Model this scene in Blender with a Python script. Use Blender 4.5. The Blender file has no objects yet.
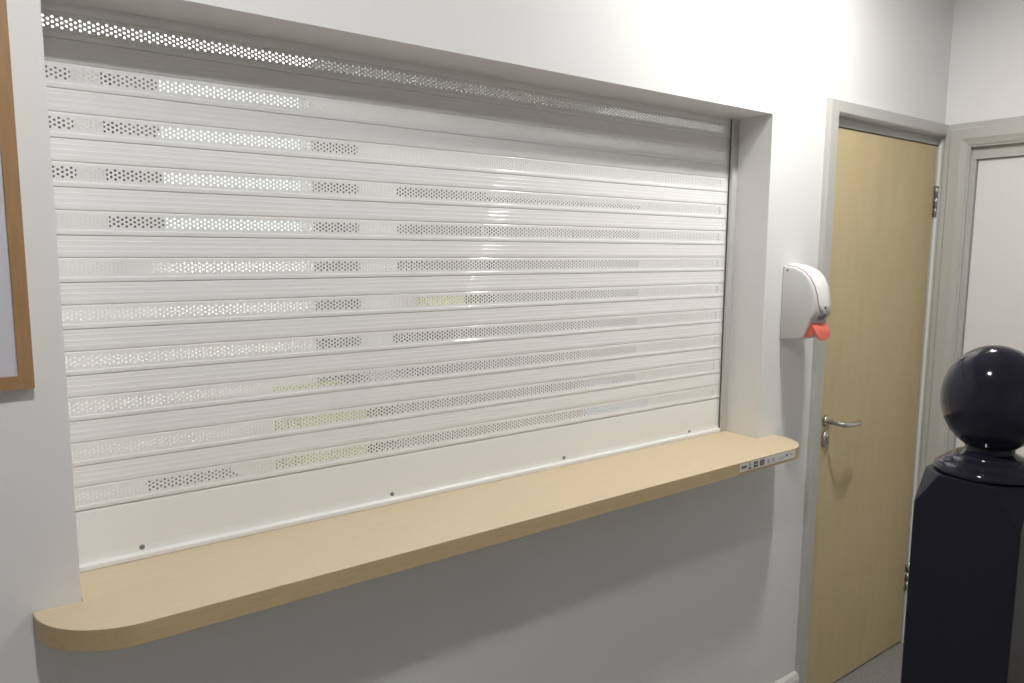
import bpy, bmesh, math
from mathutils import Vector, Matrix

scene = bpy.context.scene
COL = scene.collection
PI = math.pi

# ------------------------------------------------------------------ measures (metres)
W = 1.858          # width of the hatch opening
ZT = 2.043         # its head
ZC = 1.0486        # counter top
D = 0.134          # shutter face behind the wall face
XR = 2.974          # right wall
CEIL = 2.72
WALL_T = 0.185

# ------------------------------------------------------------------ helpers
class MB:
    """Collects vertices and faces, then links them as ONE mesh object."""
    def __init__(self):
        self.v = []; self.f = []; self.m = []; self.s = []
    def add(self, verts, faces, mi=0, smooth=False):
        o = len(self.v)
        self.v += [tuple(p) for p in verts]
        for f in faces:
            self.f.append([i + o for i in f]); self.m.append(mi); self.s.append(smooth)
        return self
    def box(self, x0, x1, y0, y1, z0, z1, mi=0):
        vs = [(x0,y0,z0),(x1,y0,z0),(x1,y1,z0),(x0,y1,z0),(x0,y0,z1),(x1,y0,z1),(x1,y1,z1),(x0,y1,z1)]
        return self.add(vs, [(0,3,2,1),(4,5,6,7),(0,1,5,4),(1,2,6,5),(2,3,7,6),(3,0,4,7)], mi)
    def prism(self, poly, a, b, axis, mi=0, smooth=False):
        """poly: 2D points; extruded from a to b along axis (0 x: poly=(y,z); 1 y: poly=(x,z); 2 z: poly=(x,y))."""
        def P(q, t):
            return {0: (t, q[0], q[1]), 1: (q[0], t, q[1]), 2: (q[0], q[1], t)}[axis]
        n = len(poly)
        vs = [P(q, a) for q in poly] + [P(q, b) for q in poly]
        self.add(vs, [tuple(range(n)), tuple(range(2*n-1, n-1, -1))], mi)
        o = len(self.v) - 2*n
        for i in range(n):
            j = (i+1) % n
            self.f.append([o+i, o+j, o+n+j, o+n+i]); self.m.append(mi); self.s.append(smooth)
        return self
    def strip(self, prof, x0, x1, mi=0, smooth=True, closed=False):
        """prof (y,z) swept from x0 to x1, faces only."""
        n = len(prof)
        vs = [(x0, q[0], q[1]) for q in prof] + [(x1, q[0], q[1]) for q in prof]
        fs = [(i, (i+1) % n, n+(i+1) % n, n+i) for i in range(n if closed else n-1)]
        return self.add(vs, fs, mi, smooth)
    def rings(self, rings, cap=True, mi=0, smooth=True):
        n = len(rings[0]); vs = [p for r in rings for p in r]; fs = []
        for k in range(len(rings)-1):
            for i in range(n):
                j = (i+1) % n
                fs.append((k*n+i, k*n+j, (k+1)*n+j, (k+1)*n+i))
        self.add(vs, fs, mi, smooth)
        if cap:
            o = len(self.v) - len(vs)
            for idx in (list(range(n))[::-1], [(len(rings)-1)*n+i for i in range(n)]):
                self.f.append([o+i for i in idx]); self.m.append(mi); self.s.append(False)
        return self
    def lathe(self, prof, c, axis=2, n=32, mi=0, smooth=True):
        """prof: (radius, height) pairs around an axis through c."""
        rs = []
        for r, h in prof:
            ring = []
            for i in range(n):
                a = 2*PI*i/n; u, v = max(r,1e-5)*math.cos(a), max(r,1e-5)*math.sin(a)
                p = {0: (h, u, v), 1: (u, h, v), 2: (u, v, h)}[axis]
                ring.append((c[0]+p[0], c[1]+p[1], c[2]+p[2]))
            rs.append(ring)
        return self.rings(rs, True, mi, smooth)
    def tube(self, pts, r, n=14, mi=0):
        pts = [Vector(p) for p in pts]; rs = []
        rr = r if isinstance(r, (list, tuple)) else [r]*len(pts)
        up = None
        for i, p in enumerate(pts):
            t = (pts[min(i+1, len(pts)-1)] - pts[max(i-1, 0)]).normalized()
            if up is None:
                up = Vector((0,0,1)) if abs(t.z) < .9 else Vector((1,0,0))
            s = t.cross(up).normalized(); up = s.cross(t).normalized()
            rs.append([p + rr[i]*(math.cos(2*PI*k/n)*s + math.sin(2*PI*k/n)*up) for k in range(n)])
        return self.rings(rs, True, mi, True)
    def build(self, name, mats, parent=None, bevel=0, seg=2, origin=None, angle=35, autosmooth=None):
        me = bpy.data.meshes.new(name)
        og = Vector(parent['_o']) if parent is not None else Vector(origin if origin else (0,0,0))
        me.from_pydata([tuple(Vector(p) - og) for p in self.v], [], self.f)
        for p, mi, s in zip(me.polygons, self.m, self.s):
            p.material_index = mi; p.use_smooth = s
        bm = bmesh.new(); bm.from_mesh(me)
        bmesh.ops.remove_doubles(bm, verts=bm.verts, dist=1e-6)
        bmesh.ops.recalc_face_normals(bm, faces=bm.faces)
        if bevel:
            es = [e for e in bm.edges if len(e.link_faces) == 2 and e.calc_face_angle(0) > math.radians(angle)]
            bmesh.ops.bevel(bm, geom=es, offset=bevel, segments=seg, profile=.5, affect='EDGES', clamp_overlap=True)
        if autosmooth is not None:
            for f in bm.faces: f.smooth = True
            for e in bm.edges:
                if len(e.link_faces) == 2 and e.calc_face_angle(0) > math.radians(autosmooth):
                    e.smooth = False
        bm.to_mesh(me); bm.free()
        for m in (mats if isinstance(mats, (list, tuple)) else [mats]):
            me.materials.append(m)
        o = bpy.data.objects.new(name, me); COL.objects.link(o)
        if parent is not None:
            o.parent = parent
            o['_o'] = tuple(og)
        else:
            o.location = og; o['_o'] = tuple(og)
        return o

def tag(o, label=None, cat=None, group=None, kind=None):
    if label: o['label'] = label
    if cat: o['category'] = cat
    if group: o['group'] = group
    if kind: o['kind'] = kind
    return o

def thing(name, loc, label, cat, group=None, kind=None):
    o = bpy.data.objects.new(name, None); COL.objects.link(o)
    o.empty_display_size = .05
    o.location = loc; o['_o'] = tuple(loc)
    return tag(o, label, cat, group, kind)

# ------------------------------------------------------------------ materials
def mat(name, col, rough=.5, metal=0, spec=.5, coat=0, coat_rough=.05, noise=None, bump=None, col2=None):
    m = bpy.data.materials.new(name); m.use_nodes = True
    nt = m.node_tree; b = nt.nodes['Principled BSDF']
    b.inputs['Base Color'].default_value = (*col, 1)
    b.inputs['Roughness'].default_value = rough
    b.inputs['Metallic'].default_value = metal
    b.inputs['Specular IOR Level'].default_value = spec
    b.inputs['Coat Weight'].default_value = coat
    b.inputs['Coat Roughness'].default_value = coat_rough
    if noise or bump:
        tc = nt.nodes.new('ShaderNodeTexCoord'); mp = nt.nodes.new('ShaderNodeMapping')
        nz = nt.nodes.new('ShaderNodeTexNoise')
        scale, stretch, det = noise or bump[:3]
        mp.inputs['Scale'].default_value = stretch
        nz.inputs['Scale'].default_value = scale; nz.inputs['Detail'].default_value = det
        nt.links.new(tc.outputs['Object'], mp.inputs['Vector']); nt.links.new(mp.outputs['Vector'], nz.inputs['Vector'])
        if noise and col2:
            rp = nt.nodes.new('ShaderNodeValToRGB')
            rp.color_ramp.elements[0].position = .35; rp.color_ramp.elements[1].position = .68
            rp.color_ramp.elements[0].color = (*col, 1); rp.color_ramp.elements[1].color = (*col2, 1)
            nt.links.new(nz.outputs['Fac'], rp.inputs['Fac']); nt.links.new(rp.outputs['Color'], b.inputs['Base Color'])
        if bump:
            bp = nt.nodes.new('ShaderNodeBump'); bp.inputs['Strength'].default_value = bump[3]; bp.inputs['Distance'].default_value = bump[4]
            nz2 = nt.nodes.new('ShaderNodeTexNoise'); nz2.inputs['Scale'].default_value = bump[0]; nz2.inputs['Detail'].default_value = bump[2]
            nt.links.new(tc.outputs['Object'], nz2.inputs['Vector'])
            nt.links.new(nz2.outputs['Fac'], bp.inputs['Height']); nt.links.new(bp.outputs['Normal'], b.inputs['Normal'])
    return m

def emit(name, col, strength):
    m = bpy.data.materials.new(name); m.use_nodes = True
    nt = m.node_tree; nt.nodes.clear()
    e = nt.nodes.new('ShaderNodeEmission'); o = nt.nodes.new('ShaderNodeOutputMaterial')
    e.inputs['Color'].default_value = (*col, 1); e.inputs['Strength'].default_value = strength
    nt.links.new(e.outputs[0], o.inputs[0]); return m

M_WALL = mat('wall_paint', (.80,.80,.792), .55, spec=.3, bump=(180,(1,1,1),2,.08,.001))
M_WALLF = mat('grey_wall_paint', (.74,.735,.72), .7, spec=.2, bump=(180,(1,1,1),2,.08,.001))
M_CEIL = mat('ceiling_paint', (.80,.79,.77), .8, spec=.2, bump=(120,(1,1,1),2,.05,.001))
M_FLOOR = mat('grey_floor', (.24,.235,.225), .75, spec=.3, noise=(90,(1,1,1),4), col2=(.31,.30,.285))
M_TRIM = mat('grey_gloss_paint', (.50,.50,.475), .35, bump=(60,(1,1,1),2,.03,.001))
M_SKIRT = mat('skirting_paint', (.66,.655,.62), .35, bump=(60,(1,1,1),2,.03,.001))
M_DOOR = mat('maple_veneer', (.585,.475,.268), .38, spec=.4, noise=(6,(4,4,.8),7), col2=(.62,.505,.292))
M_COUNTER = mat('beech_laminate', (.60,.49,.335), .42, spec=.45, noise=(16,(1.2,16,16),6), col2=(.64,.525,.362))
M_EDGE = mat('beech_edging', (.53,.40,.225), .45, spec=.4, noise=(16,(1.2,16,16),6), col2=(.58,.445,.26))
M_SHUT = mat('white_powder_coat', (.84,.84,.828), .45, spec=.35, coat=1.0, coat_rough=.065)
M_GUIDE = mat('aluminium_guide', (.55,.55,.53), .4, metal=.25)
M_SCREW = mat('steel_screw', (.28,.28,.28), .35, metal=.9)
M_SLOTSHADE = mat('slot_shade', (.03,.03,.03), .7)  # near-black standing in for shade in the guide slot
M_PLASTIC = mat('white_plastic', (.80,.80,.79), .28, spec=.5)
M_PLASTIC_SHADE = mat('shaded_white_plastic', (.62,.62,.61), .4, spec=.4)  # white dispenser body, greyed to put its side's shade into the colour
M_MAROON = mat('maroon_line', (.30,.13,.14), .5)
M_GREYP = mat('grey_plastic', (.20,.19,.19), .45)
M_RED = mat('salmon_red_plastic', (.66,.125,.085), .4)
M_NAVY = mat('navy_gloss_paint', (.016,.016,.028), .09, spec=.32, bump=(14,(1,1,1),2,.05,.002))
M_NAVY_S = mat('navy_satin_paint', (.016,.016,.026), .32, spec=.2, bump=(14,(1,1,1),2,.05,.002))
M_STEEL = mat('brushed_steel', (.62,.60,.57), .28, metal=1, bump=(90,(1,1,1),2,.02,.0005))
M_FRAME = mat('oak_frame', (.34,.195,.090), .45, noise=(14,(8,8,1),6), col2=(.40,.235,.112))
M_PAPER = mat('bluish_paper', (.66,.67,.75), .25, spec=.5, noise=(4,(1,1,1),2), col2=(.70,.70,.76))
M_STICK = mat('sticker_white', (.72,.71,.68), .4)
M_INK = mat('sticker_ink', (.14,.12,.13), .5)
M_INKL = mat('sticker_pale_ink', (.42,.40,.39), .5)
M_KWALL = mat('kitchen_wall_paint', (.84,.84,.81), .6)
M_KDARK = mat('dark_cabinet', (.045,.042,.040), .4, noise=(20,(1,1,1),3), col2=(.06,.055,.05))
M_KSTEEL = mat('dull_steel', (.10,.10,.10), .4, metal=.4)
M_KWORK = mat('worktop_grey', (.22,.21,.20), .4)
M_GREEN = mat('green_crate_plastic', (.35,.42,.10), .5)
M_YELLOW = mat('yellow_green_plastic', (.62,.68,.10), .5)
M_BLUE = mat('blue_plastic', (.18,.32,.62), .5)
M_BLACK = mat('black_plastic', (.02,.02,.02), .4)
M_LAMP_A = emit('lamp_diffuser_near', (1,.99,.98), 400)
M_LAMP_B = emit('lamp_diffuser_right', (1,.985,.95), 520)
M_FILL_K = emit('fill_panel_kitchen', (1,.985,.96), 10)  # fill panel, out of view, added to brighten the kitchen back wall
M_LAMP_W = emit('lamp_diffuser_over_window', (1,.985,.96), 2.2)
M_LAMP_F = emit('lamp_diffuser_over_fridge', (1,.985,.96), .8)

def glass():
    m = bpy.data.materials.new('window_glass'); m.use_nodes = True
    nt = m.node_tree; nt.nodes.clear()
    t = nt.nodes.new('ShaderNodeBsdfTransparent'); g = nt.nodes.new('ShaderNodeBsdfGlossy'); x = nt.nodes.new('ShaderNodeMixShader')
    o = nt.nodes.new('ShaderNodeOutputMaterial'); g.inputs['Roughness'].default_value = .02
    t.inputs['Color'].default_value = (.95,.97,.96,1)
    x.inputs['Fac'].default_value = .06
    nt.links.new(t.outputs[0], x.inputs[1]); nt.links.new(g.outputs[0], x.inputs[2]); nt.links.new(x.outputs[0], o.inputs[0])
    return m
M_GLASS = glass()

# ------------------------------------------------------------------ setting
def wall(name, xs, zs, holes, y0, y1, m, swap=False, label=None):
    """Wall slab with rectangular holes; xs, zs are the grid lines, holes a set of (i,j) cells left open.
       swap=True lays the slab across x instead (xs then run along y)."""
    mb = MB()
    P = (lambda a, t, z: (t, a, z)) if swap else (lambda a, t, z: (a, t, z))
    nx, nz = len(xs)-1, len(zs)-1
    solid = lambda i, j: 0 <= i < nx and 0 <= j < nz and (i, j) not in holes
    for i in range(nx):
        for j in range(nz):
            if not solid(i, j): continue
            a0, a1, b0, b1 = xs[i], xs[i+1], zs[j], zs[j+1]
            for t in (y0, y1):
                mb.add([P(a0,t,b0),P(a1,t,b0),P(a1,t,b1),P(a0,t,b1)], [(0,1,2,3)])
            if not solid(i-1, j): mb.add([P(a0,y0,b0),P(a0,y1,b0),P(a0,y1,b1),P(a0,y0,b1)], [(0,1,2,3)])
            if not solid(i+1, j): mb.add([P(a1,y0,b0),P(a1,y1,b0),P(a1,y1,b1),P(a1,y0,b1)], [(0,1,2,3)])
            if not solid(i, j-1): mb.add([P(a0,y0,b0),P(a1,y0,b0),P(a1,y1,b0),P(a0,y1,b0)], [(0,1,2,3)])
            if not solid(i, j+1): mb.add([P(a0,y0,b1),P(a1,y0,b1),P(a1,y1,b1),P(a0,y1,b1)], [(0,1,2,3)])
    o = mb.build(name, m)
    return tag(o, label, 'wall', kind='structure')

XL, YF = -2.6, -3.0
KX0, KX1, KY = -0.9, 5.2, 2.4
wall('wall_back', [XL, 0, W, 2.20, 2.962, KX1], [0, ZC-.037, 2.072, ZT+0, CEIL] if False else [0, ZC-.037, ZT, 2.075, CEIL],
     {(1,1), (3,0), (3,1), (3,2)}, 0, WALL_T, M_WALL, label='white painted wall with the wide serving hatch cut into it')
wall('wall_right', [YF, -.895, -.100, 0], [0, 2.035, CEIL], {(1,0)}, XR, XR+.12, M_WALL, swap=True,
     label='white painted wall meeting the serving wall at the corner, right')
tag(MB().box(XL-.1, XL, YF, 0, 0, CEIL).build('wall_left', M_WALL), 'white wall closing the corridor at the left end', 'wall', kind='structure')
tag(MB().box(XL-.1, XR+.12, YF-.1, YF, 0, CEIL).build('wall_front', M_WALLF), 'pale grey corridor wall facing the serving hatch', 'wall', kind='structure')
tag(MB().box(XL-.1, KX1+.1, YF-.1, KY+.2, -.1, 0).build('floor', M_FLOOR), 'speckled grey floor along the serving wall', 'floor', kind='structure')
tag(MB().box(XL-.1, KX1+.1, YF-.1, KY+.2, CEIL, CEIL+.1).build('ceiling', M_CEIL), 'white ceiling over the corridor', 'ceiling', kind='structure')
# kitchen shell behind the shutter
wall('wall_kitchen', [KX0, .612, 1.362, KX1], [0, 1.60, 2.465, CEIL], {(1,1)}, KY, KY+.15, M_KWALL, label='white kitchen wall seen through the shutter holes')
tag(MB().box(KX0-.1, KX0, WALL_T, KY+.15, 0, CEIL).build('wall_kitchen_left', M_KWALL), 'white wall at the left end of the kitchen', 'wall', kind='structure')
tag(MB().box(KX1, KX1+.1, 0, KY+.15, 0, CEIL).build('wall_kitchen_right', M_KWALL), 'white wall at the right end of the kitchen', 'wall', kind='structure')
win = thing('window_1', (.987, KY+.05, 1.60), 'bright kitchen window glimpsed through the upper left shutter holes', 'window', kind='structure')
mb = MB(); x0, x1, z0, z1 = .614, 1.360, 1.602, 2.463
e = .018
mb.box(x0, x1, KY+.06, KY+.09, z0, z0+e).box(x0, x1, KY+.06, KY+.09, z1-e, z1)
mb.box(x0, x0+e, KY+.06, KY+.09, z0+e, z1-e).box(x1-e, x1, KY+.06, KY+.09, z0+e, z1-e)
mb.build('window_frame', M_KWALL, win)
MB().box(x0+e, x1-e, KY+.07, KY+.076, z0+e, z1-e).build('pane', M_GLASS, win)
KC = 2.48
tag(MB().box(KX0, KX1, WALL_T, KY, KC, KC+.06).build('ceiling_kitchen', M_CEIL), 'lower white ceiling of the kitchen behind the shutter', 'ceiling', kind='structure')

# skirting along the serving wall
mb = MB(); mb.prism([(0,0),(-.018,0),(-.018,.145),(-.012,.160),(-.004,.166),(0,.166)], XL, 2.143, 0)
tag(mb.build('baseboard_back', M_SKIRT), 'pale painted skirting board ending at the maple door frame', 'skirting board', kind='structure')
mb = MB(); mb.prism([(XR,0),(XR-.018,0),(XR-.018,.145),(XR-.012,.16),(XR,.166)], YF, -1.0, 1)
tag(mb.build('baseboard_right', M_SKIRT), 'pale painted skirting board along the right wall', 'skirting board', kind='structure')

# ------------------------------------------------------------------ maple door in the serving wall
door = thing('door_1', (2.587, 0, 0), 'pale maple flush door with steel lever handle in grey frame', 'door', kind='structure')
mb = MB()
mb.box(2.2300, 2.9565, .014, .058, .006, 2.045)
mb.build('door_leaf', M_DOOR, door, bevel=.0012, seg=1)
mb = MB()                                                       # lining
mb.box(2.2005, 2.2270, .010, .16, 0, 2.048).box(2.9590, 2.9615, .010, .16, 0, 2.048).box(2.2005, 2.9615, .010, .16, 2.048, 2.0745)
mb.box(2.2270, 2.24, .0595, .085, 0, 2.048).box(2.93, 2.9590, .0595, .085, 0, 2.048).box(2.24, 2.93, .0595, .085, 2.033, 2.048)
mb.build('door_lining', M_TRIM, door)
mb = MB()
prof = [(0,0),(0,-.014),(.004,-.018),(.046,-.018),(.054,-.014),(.056,-.010),(.059,-.010),(.059,0)]   # (in from the outer edge, out of the wall)
vs = []
for (px, pz, nx, nz) in ((2.143,0,1,0),(2.143,2.124,1,-.83),(XR-.0005,2.124,0,-.83)):
    vs.append([(px+nx*a, y, pz+nz*a) for a, y in prof])
mb.rings(vs, True, smooth=False)
mb.prism([(2.9625,-.0005),(2.9625,-.003),(2.966,-.007),(XR-.0005,-.007),(XR-.0005,-.0005)], 0, 2.078, 2)
mb.build('architrave', M_TRIM, door)
def hinge(z0, z1):
    mb = MB(); mb.box(2.945, 2.9580, .0105, .014, z0, z1)
    n = 3
    for k in range(n):
        a = z0 + (z1-z0)*k/n
        mb.lathe([(.0055,.0005),(.0055,(z1-z0)/n-.0008)], (2.9590,.0055,a), n=14)
    return mb.build('hinge', M_SCREW if False else M_STEEL, door)
hinge(1.775, 1.893); hinge(.232, .350)
# lever handle: rose, neck and curved lever; oval lock escutcheon below
mb = MB()
pts = [(2.270,.013,1.048),(2.270,-.030,1.046),(2.2715,-.043,1.0450),(2.276,-.050,1.044),(2.285,-.054,1.0430),(2.305,-.055,1.0415),(2.33,-.054,1.0405),(2.355,-.052,1.0375),(2.378,-.049,1.036),(2.392,-.046,1.036),(2.399,-.043,1.0362)]
mb.tube(pts, [.0085,.0085,.009,.0095,.0095,.0095,.0092,.009,.0088,.008,.005], 16)
lev = mb.build('lever_handle', M_STEEL, door)
tag(lev, 'curved satin steel lever')
mb = MB(); mb.lathe([(.0195,.014),(.0195,.006),(.0175,.0025),(.010,.0015)], (2.270,0,1.048), 1, 32)
mb.build('rose', M_STEEL, lev)
mb = MB()
ring = lambda s, y: [(2.2665 + .0165*s*math.cos(a), y, .9826 + .029*s*math.sin(a)) for a in [2*PI*k/28 for k in range(28)]]
mb.rings([ring(1,.014), ring(1,.006), ring(.85,.002), ring(.3,.0015)])
esc = mb.build('lock_escutcheon', M_STEEL, door)
mb = MB(); mb.lathe([(.0085,.002),(.0085,-.0015)], (2.2665,0,.988), 1, 20); mb.box(2.2635,2.2695,-.0012,.002,.966,.984)
mb.build('lock_cylinder', M_GREYP, esc)

# white door in the right wall
d2 = thing('door_2', (XR, -.515, 0), 'white flush door in grey frame on the right wall', 'door', kind='structure')
MB().box(XR+.026, XR+.066, -.862, -.1185, .006, 1.984).build('door_leaf', M_WALL, d2, bevel=.0012, seg=1)
mb = MB()
mb.box(XR+.012, XR+.12, -.1165, -.1005, 0, 1.986).box(XR+.012, XR+.12, -.8945, -.864, 0, 1.986).box(XR+.012, XR+.12, -.8945, -.1005, 1.986, 2.0345)
mb.build('door_lining', M_TRIM, d2)
mb = MB()
pr = [(0,0),(0,-.013),(.003,-.016),(.018,-.016),(.024,-.021),(.060,-.021),(.070,-.016),(.082,-.013),(.088,-.008),(.092,-.008),(.092,0)]
def swept(mb, path, prof):
    # mitred sweep in the right wall plane: path is a list of (y,z) outer corners, inward normals given by averaging
    n = len(path); rs = []
    for i, (p, nrm) in enumerate(path):
        rs.append([(XR + t, p[0] + nrm[0]*a, p[1] + nrm[1]*a) for a, t in prof])
    mb.rings(rs, True, smooth=False)
OT = 2.122
swept(mb, [((-.010,0),(-1,0)), ((-.010,OT),(-1,-1)), ((-1.02,OT),(1,-1)), ((-1.02,0),(1,0))], pr)
mb.build('architrave', M_TRIM, d2)
mb = MB(); mb.tube([(XR+.027,-.80,1.05),(XR-.005,-.80,1.05),(XR-.012,-.79,1.05),(XR-.012,-.69,1.045)], .009)
mb.build('lever_handle', M_STEEL, d2)

# ------------------------------------------------------------------ counter
def counter_outline():
    pts = []
    def arc(cx, cy, rx, ry, a0, a1, n=26, e=1.0):
        for k in range(n+1):
            a = math.radians(a0 + (a1-a0)*k/n)
            pts.append((cx + rx*math.copysign(abs(math.cos(a))**e, math.cos(a)), cy + ry*math.copysign(abs(math.sin(a))**e, math.sin(a))))
    arc(.075, -.001, .1437, .1375, 180, 270)
    arc(1.835, -.030, .112, .1085, 270, 360)
    pts.append((1.947, -.001))
    return pts
OUT = counter_outline()
T = .036
ctr = thing('serving_counter', (W/2, 0, ZC-T), 'beech laminate serving counter with rounded ends below the shutter', 'counter')
poly = OUT + [(W-.0015,-.001), (W-.0015,D+.03), (.0015,D+.03), (.0015,-.001)]
mb = MB(); n = len(poly)
mb.add([(x,y,ZC) for x,y in poly] + [(x,y,ZC-T) for x,y in poly], [tuple(range(n)), tuple(range(2*n-1,n-1,-1))], 0)
no = len(OUT); base = len(mb.v) - 2*n
for i in range(n):
    j = (i+1) % n
    mb.f.append([base+i, base+j, base+n+j, base+n+i]); mb.m.append(1 if i < no-1 else 0); mb.s.append(False)
mb.build('counter_top', [M_COUNTER, M_EDGE], ctr, bevel=.0008, seg=1, angle=50)
# sticker strip wrapping the front edge near its right end
def front_point(s):
    """walk the outline from x=1.579 on the straight front"""
    path = [(1.5795, -.1385)] + [p for p in OUT if p[0] > 1.6 and p[1] < -.02]
    for a, b in zip(path, path[1:]):
        d = math.dist(a, b)
        if s <= d:
            t = s/d; nx, ny = (b[1]-a[1])/d, -(b[0]-a[0])/d
            return (a[0]+(b[0]-a[0])*t, a[1]+(b[1]-a[1])*t, nx, ny)
        s -= d
    return (*path[-1], 1, 0)
SL, SZ0, SZ1 = .270, ZC-.0275, ZC-.003
def edge_strip(mb, s0, s1, z0, z1, off, mi, n=None):
    n = n or max(1, int((s1-s0)/.008)); vs = []; fs = []
    for k in range(n+1):
        x, y, nx, ny = front_point(s0 + (s1-s0)*k/n)
        for dz in (z0, z1): vs.append((x+nx*off, y+ny*off, dz))
    for k in range(n): fs.append((2*k, 2*k+2, 2*k+3, 2*k+1))
    mb.add(vs, fs, mi)
mb = MB()
edge_strip(mb, 0, SL, SZ0, SZ1, .0009, 0)
H = SZ1-SZ0
def mark(f0, f1, g0, g1, mi, off=.0013): edge_strip(mb, f0*SL, f1*SL, SZ0+g0*H, SZ0+g1*H, off, mi)
mark(.03,.115,.38,.66,1); mark(.03,.115,.30,.33,2)
mark(.148,.192,.10,.30,1); mark(.162,.178,.30,.72,1); mark(.150,.190,.62,.70,2); mark(.160,.180,.76,.88,1)
mark(.235,.310,.16,.84,1); mark(.247,.298,.44,.54,0,.0017); mark(.247,.298,.68,.72,2,.0017)
mark(.340,.425,.16,.84,1); mark(.355,.410,.60,.66,2,.0017); mark(.355,.410,.34,.40,2,.0017)
mark(.475,.515,.18,.70,2); mark(.560,.605,.24,.72,2); mark(.68,.80,.40,.48,2); mark(.70,.76,.30,.34,2)
mark(.815,.850,.42,.72,1); mark(.90,.93,.46,.62,2)
tag(mb.build('sticker', [M_STICK, M_INK, M_INKL], ctr), 'white sticker strip with small dark icons on the counter edge')

# ------------------------------------------------------------------ roller shutter
sh = thing('roller_shutter', (W/2, D, ZC), 'white perforated roller shutter pulled down over the hatch', 'shutter')
PITCH, Z0 = .0823, 1.983
SX0, SX1 = .003, 1.846
HC, HP, HR = .00676, .0078, .0023        # hole columns, pitch, radius
def zslat(prof): return [(D + y, z) for y, z in prof]
LOW = [(.0065,-.0020),(.0065,.0002),(-.0002,.0005),(-.0008,.0010),(-.0010,.0020),(-.0010,.0080),(-.00092,.0086),(-.00068,.0090),(-.00032,.0094),(-.00008,.0098),(.0000,.0104),(0,.0135)]
HB0, HB1 = .0135, .0135 + 3*HP
TOPP = [(0,HB1),(0,.0400),(.0002,.0430),(.0060,.0434),(.0060,.0470)]
def perforated_mesh():
    mb = MB()
    mb.strip(zslat(LOW), SX0, SX1); mb.strip(zslat(TOPP), SX0, SX1)
    hx0, hx1 = .010, 1.812
    ncol = int((hx1-hx0)/HC); hx1 = hx0 + ncol*HC
    for a, b in ((SX0, hx0), (hx1, SX1)):
        mb.strip(zslat([(0,HB0),(0,HB1)]), a, b)
    TH = .0011
    for c in range(ncol):
        xa, xb = hx0 + c*HC, hx0 + (c+1)*HC; xm = (xa+xb)/2
        if c % 2 == 0: cells = [HB0 + k*HP for k in range(3)]
        else:
            cells = [HB0 + HP/2 + k*HP for k in range(2)]
            for a, b in ((HB0, HB0+HP/2), (HB1-HP/2, HB1)):
                mb.add([(xa,D,a),(xb,D,a),(xb,D,b),(xa,D,b)], [(0,1,2,3)])
        for z in cells:
            zm = z + HP/2
            outer = [(xa,z),(xm,z),(xb,z),(xb,zm),(xb,z+HP),(xm,z+HP),(xa,z+HP),(xa,zm)]
            inner = [(xm+HR*math.cos(a), zm+HR*math.sin(a)) for a in [math.radians(225+45*k) for k in range(8)]]
            vs = [(x,D,zz) for x,zz in outer] + [(x,D,zz) for x,zz in inner] + [(x,D+TH,zz) for x,zz in inner]
            fs = []
            for k in range(8):
                j = (k+1) % 8
                fs += [(k,j,8+j,8+k), (8+k,8+j,16+j,16+k)]
            mb.add(vs, fs)
    return mb
def rib(y, z):
    """a low rib: the face steps out by a third of a millimetre over a rounded shoulder"""
    return [(y, z), (y-.00007, z-.00024), (y-.00024, z-.00049), (y-.00036, z-.00071), (y-.00041, z-.00105), (y-.00042, z-.0016)]
SOLID = [(.0065,-.0012),(.0003,-.0004),(0,-.0012),(0,-.0060)] + rib(0,-.0088) + rib(-.0001,-.0185) + rib(-.0002,-.0275) + [
         (-.0010,-.0360),(-.0008,-.0378),(-.0002,-.0390),(.0050,-.0393),(.0050,-.0400)]
def raw_build(mb, name, z):
    """slat mesh kept in its own frame: origin on the slat's joint line"""
    o = mb.build(name, M_SHUT, None)
    o.parent = sh; o.location = (-W/2, -D, z - ZC); return o
def raw_copy(src, z):
    c = src.copy(); COL.objects.link(c); c.parent = sh; c.location = (-W/2, -D, z - ZC); return c
perf = raw_build(perforated_mesh(), 'perforated_slat', Z0)
plain = raw_build(MB().strip(zslat(SOLID), SX0, SX1), 'plain_slat', Z0)
for k in range(1, 11): raw_copy(perf, Z0 - k*PITCH)
for k in list(range(-1, 0)) + list(range(1, 10)): raw_copy(plain, Z0 - k*PITCH + (0))
# bottom rail: tall plain bar with a flared foot, four screws
zb = Z0 - 10*PITCH
RAIL = [(D+.0065, zb-.0012),(D+.0014, zb-.0018),(D, zb-.0028),(D-.0006, zb-.006),(D-.0006, 1.0760),(D-.0010,1.0660),(D-.0030,1.0612),(D-.0085,1.0588),(D-.0105,1.0575),(D-.0108,1.0560),(D-.0108,1.0495),(D+.0065,1.0495)]
mb = MB(); mb.strip(RAIL, SX0, SX1, closed=True)
n = len(RAIL); mb.add([(SX0,y,z) for y,z in RAIL], [tuple(range(n))]); mb.add([(SX1,y,z) for y,z in RAIL], [tuple(range(n))])
rail = mb.build('bottom_rail', M_SHUT, sh, autosmooth=40)
for x in (.1162, .6447, 1.1689, 1.6892):
    MB().lathe([(.0048,D+.002),(.0048,D-.0024),(.0036,D-.0036),(.0006,D-.0040)], (x,0,1.0690), 1, 16).build('screw', M_SCREW, rail)
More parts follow.
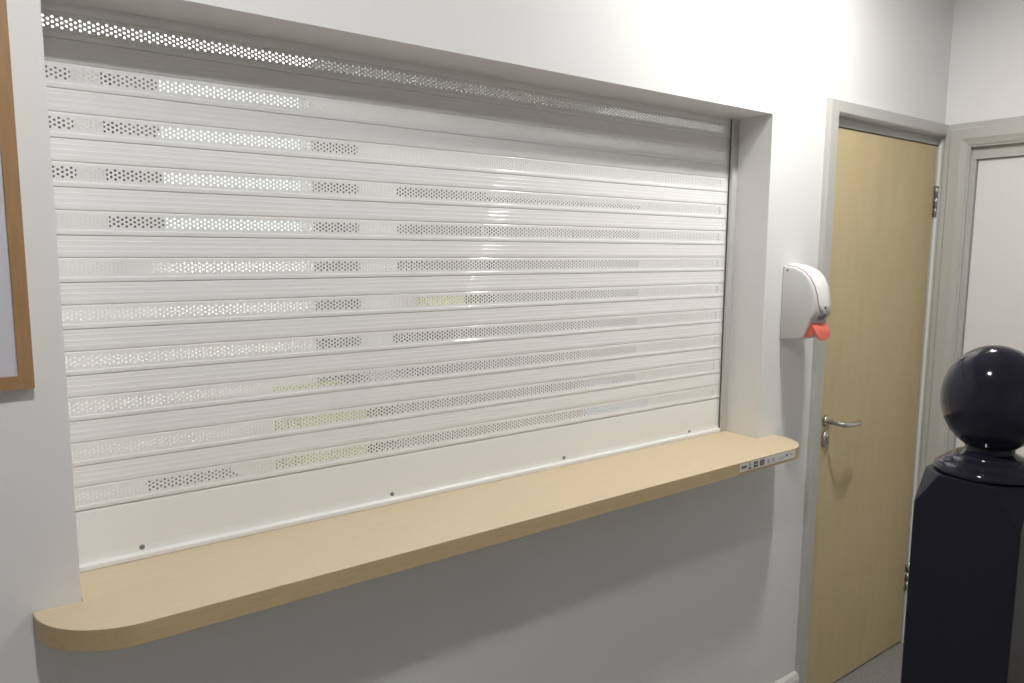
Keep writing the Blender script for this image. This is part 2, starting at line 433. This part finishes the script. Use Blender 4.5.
# guides: U channels either side, and a dark strip that paints the shade in the right slot
X = lambda a: W - a
mb = MB()
for (a0,a1,y0,y1) in ((.0008,.0265,.1185,.1205),(.0008,.0028,.1205,.162),(.0008,.0265,.160,.162),(.0245,.0265,.1205,.1265)):
    xa, xb = sorted((X(a0), X(a1))); mb.box(xa, xb, y0, y1, ZC+.001, ZT-.0005)
g = mb.build('guide_rail', M_GUIDE, sh)
xa, xb = sorted((X(.0240), X(.0262)))
tag(MB().box(xa, xb, .1267, .1302, ZC+.012, ZT-.001).build('slot_shade_strip', M_SLOTSHADE, g), 'dark strip painting the shade in the guide slot')
MB().box(.0006, .0026, .1185, .162, ZC+.001, ZT-.0005).build('guide_rail', M_GUIDE, sh)

# ------------------------------------------------------------------ soap dispenser
DX0, DX1 = 1.947, 2.044
dsp = thing('soap_dispenser', ((DX0+DX1)/2, 0, 1.358), 'white wall soap dispenser with red push lever beside the door', 'dispenser')
side = [(.0005,1.358),(-.078,1.366),(-.088,1.378),(-.101,1.414),(-.105,1.430),(-.1150,1.442),(-.1155,1.468),(-.1115,1.500),(-.1035,1.530),(-.0905,1.554),(-.070,1.574),(-.040,1.587),(.0005,1.592)]
MB().prism(side, DX0, DX1, 0).build('body', M_PLASTIC_SHADE, dsp, bevel=.007, seg=3, angle=60, autosmooth=40)
# front cover: a tongue that follows the front curve, wide at the top, rounded below
front = [(-.012,1.5915),(-.040,1.5875),(-.070,1.5745),(-.0905,1.5545),(-.1035,1.5305),(-.1115,1.5005),(-.1155,1.470),(-.1153,1.458),(-.1148,1.449)]
def resample(pts, n):
    L = [0]
    for a, b in zip(pts, pts[1:]): L.append(L[-1] + math.dist(a, b))
    out = []
    for k in range(n+1):
        s = L[-1]*k/n
        i = max(j for j in range(len(L)-1) if L[j] <= s + 1e-9)
        t = (s-L[i])/(L[i+1]-L[i]); out.append((pts[i][0]+(pts[i+1][0]-pts[i][0])*t, pts[i][1]+(pts[i+1][1]-pts[i][1])*t))
    return out
def tongue(off, grow, crown):
    pts = resample(front, 30); n = len(pts)-1; cx = (DX0+DX1)/2 + .001; rs = []
    for k, (y, z) in enumerate(pts):
        a, b = pts[max(k-1,0)], pts[min(k+1,n)]
        d = math.dist(a, b); ny, nz = -(a[1]-b[1])/d, (a[0]-b[0])/d*1.0
        f = k/n
        w = .0385 - .0165*max(0, (f-.35)/.65)**1.3
        if f > .88: w *= math.sqrt(max(.02, 1 - ((f-.88)/.125)**2))
        w += grow
        row = []
        for j in range(9):
            u = -1 + j/4
            h = off + crown*(1-u*u)
            row.append((cx + u*w, y + ny*h, z + nz*h))
        row += [(cx + w, y + .004, z), (cx - w, y + .004, z)]
        rs.append(row)
    mb = MB(); mb.rings(rs, True); return mb
cv = tongue(.0020, 0, .0045).build('front_cover', M_PLASTIC, dsp, autosmooth=45)
tag(tongue(.0009, .0024, .001).build('seam_line', M_MAROON, dsp, autosmooth=45), 'thin maroon outline around the front cover')
cx = (DX0+DX1)/2 + .001
tag(MB().lathe([(.0052,-.1205),(.0052,-.1228),(.001,-.1230)], (cx,0,1.4640), 1, 16).build('keyhole', M_GREYP, cv), 'small dark round keyhole')
tag(MB().prism([(-.108,1.4390),(-.1190,1.4465),(-.1190,1.4405),(-.1105,1.4260)], cx-.014, cx+.014, 0).build('nozzle', M_GREYP, dsp, bevel=.001), 'dark grey nozzle')
MB().lathe([(.0035,DX0+.002),(.0035,DX0-.0012)], (0,-.018,1.5765), 0, 14).build('hinge_pin', M_GREYP, dsp)
mb = MB()                                                       # push lever: rounded front flap with two side wings
A, Bq, Cq = (-.098,1.4185), (-.126,1.3640), (-.079,1.3685)
LX0, LX1 = DX0+.008, DX1-.008
def flap_pt(u, v, off):                                         # u across 0..1, v down 0..1
    dy, dz = Bq[0]-A[0], Bq[1]-A[1]; L = math.hypot(dy, dz)
    bow = .006*math.sin(PI*v)
    return (LX0 + (LX1-LX0)*u, A[0]+dy*v + (dz/L)*(off+bow), A[1]+dz*v - (dy/L)*(off+bow))
rows = []
for k in range(13):
    v = k/12
    s = 1.0 if v < .55 else math.sqrt(max(.05, 1-((v-.55)/.46)**2))
    row = [flap_pt(.5+(j/8-.5)*s, v, 0) for j in range(9)] + [flap_pt(.5+(j/8-.5)*s, v, -.003) for j in range(8,-1,-1)]
    rows.append(row)
mb.rings(rows, True)
for xa, xb in ((LX0, LX0+.003), (LX1-.003, LX1)):
    mb.prism([A, (-.114,1.3920), (-.109,1.378), (-.099,1.3745), Cq], xa, xb, 0)
mb.build('push_lever', M_RED, dsp, autosmooth=40)

# ------------------------------------------------------------------ framed picture, far left
PX1, PZ0 = -.0440, 1.4155
PX0, PZ1 = PX1-.52, 2.14
pf = thing('picture_frame', ((PX0+PX1)/2, 0, PZ0), 'wooden picture frame hanging left of the serving hatch', 'picture')
mb = MB(); fw = .0200; ft = .015
def mitre(mb, a, b, c, d):
    vs = [(p[0], y, p[1]) for y in (-.001, -ft) for p in (a,b,c,d)]
    mb.add(vs, [(0,1,2,3),(7,6,5,4),(0,1,5,4),(1,2,6,5),(2,3,7,6),(3,0,4,7)])
o4 = [(PX0,PZ0),(PX1,PZ0),(PX1,PZ1),(PX0,PZ1)]; i4 = [(PX0+fw,PZ0+fw),(PX1-fw,PZ0+fw),(PX1-fw,PZ1-fw),(PX0+fw,PZ1-fw)]
for k in range(4): mitre(mb, o4[k], o4[(k+1)%4], i4[(k+1)%4], i4[k])
mb.build('frame', M_FRAME, pf)
MB().box(PX0+fw*.7, PX1-fw*.7, -.007, -.003, PZ0+fw*.7, PZ1-fw*.7).build('mounted_sheet', M_PAPER, pf)

# ------------------------------------------------------------------ newel post
NC = Vector((1.0450, -.9433, 1.4262)); BR, BV = .0665, .0770; PA = .0690
po = thing('newel_post', (NC.x, NC.y, 0), 'glossy navy black newel post topped by a ball', 'post')
def oct_ring(a, z, k):
    """square of half width a whose corners are cut by |x|+|y| = k*a"""
    e = (k-1)*a
    return [(NC.x+x, NC.y+y, z) for x, y in ((a,-e),(a,e),(e,a),(-e,a),(-a,e),(-a,-e),(-e,-a),(e,-a))]
zt = NC.z - .108
rs = [oct_ring(PA, 0, 1.96), oct_ring(PA, zt-.048, 1.96), oct_ring(PA, zt-.040, 1.90), oct_ring(PA, zt-.020, 1.71), oct_ring(PA, zt, 1.53)]
mb = MB(); mb.rings(rs, True, smooth=False)
mb.build('post_shaft', M_NAVY_S, po, bevel=.0015, seg=2, angle=20)
prof = [(.050,-.1095),(.0645,-.1085),(.0680,-.1060),(.0688,-.1025),(.0670,-.0985),(.0610,-.0940),(.0565,-.0925),(.0550,-.0895),(.0480,-.0850),(.0430,-.0830),(.0420,-.0800),(.0360,-.0778),(.0315,-.0750),(.0305,-.0660),(.025,-.060)]
MB().lathe(prof, NC, 2, 48).build('collar', M_NAVY, po, autosmooth=50)
bp_ = [(BR*math.sin(PI*k/40), -BV*math.cos(PI*k/40)) for k in range(0, 41)]
MB().lathe(bp_, NC, 2, 64).build('ball_finial', M_NAVY, po)

# ------------------------------------------------------------------ ceiling lights (above the frame)
def lamp(x, y, r, m, label):
    t = thing('ceiling_light', (x, y, CEIL), label, 'light', 'round corridor ceiling lights')
    MB().lathe([(r+.006,CEIL-.0005),(r+.03,CEIL-.0005),(r+.028,CEIL-.010),(r+.012,CEIL-.016),(r+.004,CEIL-.010)], (x,y,0), 2, 40).build('trim_ring', M_PLASTIC, t, autosmooth=50)
    MB().lathe([(r,CEIL-.002),(r+.003,CEIL-.008),(r*.6,CEIL-.011),(.001,CEIL-.012)], (x,y,0), 2, 40).build('diffuser', m, t)
lamp(.05, -.92, .085, M_LAMP_A, 'round ceiling light above the left part of the serving counter')
lamp(1.78, -.50, .085, M_LAMP_B, 'round ceiling light close to the wall above the soap dispenser')

# ------------------------------------------------------------------ kitchen things glimpsed through the holes, plus one unseen fill panel
for (xa, xb, ya, yb, lm, label) in ((-.10, 1.215, 1.78, 2.30, M_LAMP_W, 'bright ceiling panel light in the kitchen over the window'),
                                (3.00, 4.30, 1.75, 2.25, M_LAMP_F, 'dim ceiling panel light in the kitchen over the fridge end'),
                                (.00, 2.20, 0.70, 1.55, M_FILL_K, 'added unseen fill panel on the kitchen ceiling just behind the shutter')):
    lk = thing('ceiling_panel_light', ((xa+xb)/2, (ya+yb)/2, KC), label, 'light', 'kitchen ceiling panels')
    MB().box(xa, xb, ya, yb, KC-.012, KC-.0005).build('light_body', M_PLASTIC, lk)
    MB().box(xa+.015, xb-.015, ya+.015, yb-.015, KC-.016, KC-.0125).build('diffuser', lm, lk)
def cupboard(name, x0, x1, y0, y1, z0, z1, m, label, cat, doors=1, hm=None, group=None):
    t = thing(name, ((x0+x1)/2, y1, z0), label, cat, group)
    MB().box(x0, x1, y0+.02, y1, z0, z1).build('body', m, t)
    w = (x1-x0)/doors
    for k in range(doors):
        dr = MB().box(x0+k*w+.002, x0+(k+1)*w-.002, y0, y0+.019, z0+.004, z1-.004).build('door', m, t, bevel=.002, seg=1)
        hx = x0+k*w + (w*.88 if k % 2 == 0 else w*.12)
        zz = (z0+z1)/2
        MB().tube([(hx,y0,zz-.07),(hx,y0-.025,zz-.07),(hx,y0-.025,zz+.07),(hx,y0,zz+.07)], .005, 8).build('handle', hm or M_STEEL, dr)
    return t
Kb = KY - .001
cupboard('wall_cupboard', .07, .27, 2.08, Kb, 1.88, 2.44, M_KDARK, 'narrow dark wall cupboard far left behind the shutter holes', 'cupboard')
cupboard('wall_cupboard', .42, .597, 2.10, Kb, 1.66, 2.44, M_KDARK, 'dark wall cupboard just left of the bright kitchen window', 'cupboard')
cupboard('tall_cupboard', 1.372, 1.585, 2.30, Kb, 0, 2.25, M_KDARK, 'tall dark cupboard just right of the bright kitchen window', 'cupboard')
cupboard('wall_cupboard', 1.86, 2.27, 2.10, Kb, 1.47, 1.98, M_KDARK, 'dark wall cupboard above the low steel kitchen counter', 'cupboard')
cupboard('tall_fridge', 2.29, 3.45, 2.05, Kb, 0, 1.93, M_KSTEEL, 'wide dark steel fridge with two doors behind the shutter', 'fridge', 2)
lc = cupboard('kitchen_counter', 1.60, 2.28, 1.95, Kb, 0, .92, M_KSTEEL, 'low dark steel kitchen counter left of the fridge', 'counter', 2)
MB().box(1.598, 2.284, 1.93, Kb, .9205, .95).build('worktop', M_KWORK, lc, bevel=.002)
def box_thing(name, x0, x1, y0, y1, z0, z1, m, label, cat, group=None):
    t = thing(name, ((x0+x1)/2, (y0+y1)/2, z0), label, cat, group)
    mb = MB(); e = .006
    mb.box(x0, x1, y0, y1, z0, z0+e).box(x0, x0+e, y0, y1, z0+e, z1).box(x1-e, x1, y0, y1, z0+e, z1).box(x0+e, x1-e, y0, y0+e, z0+e, z1).box(x0+e, x1-e, y1-e, y1, z0+e, z1)
    mb.build('box', m, t)
    mb = MB(); g = .005; q = lambda e, z: [(x0-e,y0-e,z),(x1+e,y0-e,z),(x1+e,y1+e,z),(x0-e,y1+e,z)]
    mb.rings([q(.0002,z1-.03), q(g,z1-.03), q(g,z1-.001), q(.0002,z1-.001), q(.0002,z1-.03)], False, smooth=False)
    mb.build('rim', m, t)
    return t
mw = thing('microwave', (2.03, 2.18, .951), 'dark microwave on the low steel kitchen counter', 'microwave')
MB().box(1.80, 2.26, 2.0, 2.36, .951, 1.28).build('case', M_KDARK, mw, bevel=.004)
MB().box(1.81, 2.14, 1.985, 1.9995, .962, 1.27).build('door', M_BLACK, mw, bevel=.003)
MB().box(2.15, 2.25, 1.99, 1.9995, .962, 1.27).build('control_panel', M_KSTEEL, mw, bevel=.002)
box_thing('storage_box', 1.93, 2.07, 2.03, 2.30, 1.2805, 1.42, M_YELLOW, 'yellow green plastic box on top of the dark microwave', 'box')
box_thing('crate', 1.05, 1.37, 1.80, 2.15, .001, .33, M_GREEN, 'green crate at the bottom of the kitchen stack', 'crate', 'green crates in the kitchen')
box_thing('crate', 1.05, 1.37, 1.80, 2.15, .331, .66, M_GREEN, 'green crate in the middle of the kitchen stack', 'crate', 'green crates in the kitchen')
box_thing('crate', 1.05, 1.37, 1.80, 2.15, .661, .97, M_GREEN, 'green crate on top of the kitchen stack', 'crate', 'green crates in the kitchen')
bn = thing('waste_bin', (.66, 2.1, 0), 'black bin standing under the kitchen window', 'bin')
MB().rings([[(.66+a*s, 2.1+b*s, z) for a, b in ((-.17,-.16),(.17,-.16),(.17,.16),(-.17,.16))] for s, z in ((.85,.001),(1,.56))], smooth=False).build('bin_body', M_BLACK, bn, bevel=.01)
MB().box(.48,.84,1.93,2.27,.5605,.60).build('lid', M_BLACK, bn, bevel=.012)
bb = box_thing('storage_box', 2.84, 3.08, 1.60, 1.90, .001, .84, M_BLUE, 'blue plastic tub in front of the dark steel fridge', 'box')

for o in list(bpy.data.objects):
    if '_o' in o: del o['_o']

# ------------------------------------------------------------------ daylight outside the kitchen window
w = bpy.data.worlds.new('daylight'); scene.world = w; w.use_nodes = True
bg = w.node_tree.nodes['Background']; bg.inputs['Color'].default_value = (.93,.97,1,1); bg.inputs['Strength'].default_value = 1.5

# ------------------------------------------------------------------ camera
cam = bpy.data.cameras.new('camera'); co = bpy.data.objects.new('camera', cam); COL.objects.link(co)
F = Vector((.59169428,.79687343,-.12202714)); R = Vector((.80329508,-.59555153,.00594883)); U = Vector((.06793299,.10154369,.99250894))
m = Matrix((R, U, -F)).transposed().to_4x4(); m.translation = Vector((-.12177836,-1.36279823,1.63156488))
co.matrix_world = m
cam.sensor_fit = 'HORIZONTAL'; cam.sensor_width = 36; cam.lens = 737.407*36/1024
cam.clip_start = .02
scene.camera = co

vs = scene.view_settings
vs.view_transform = 'Standard'; vs.look = 'None'; vs.exposure = 0; vs.gamma = 1; vs.use_curve_mapping = False
scene.cycles.max_bounces = 10; scene.cycles.diffuse_bounces = 6; scene.cycles.transparent_max_bounces = 12
scene.cycles.use_denoising = True
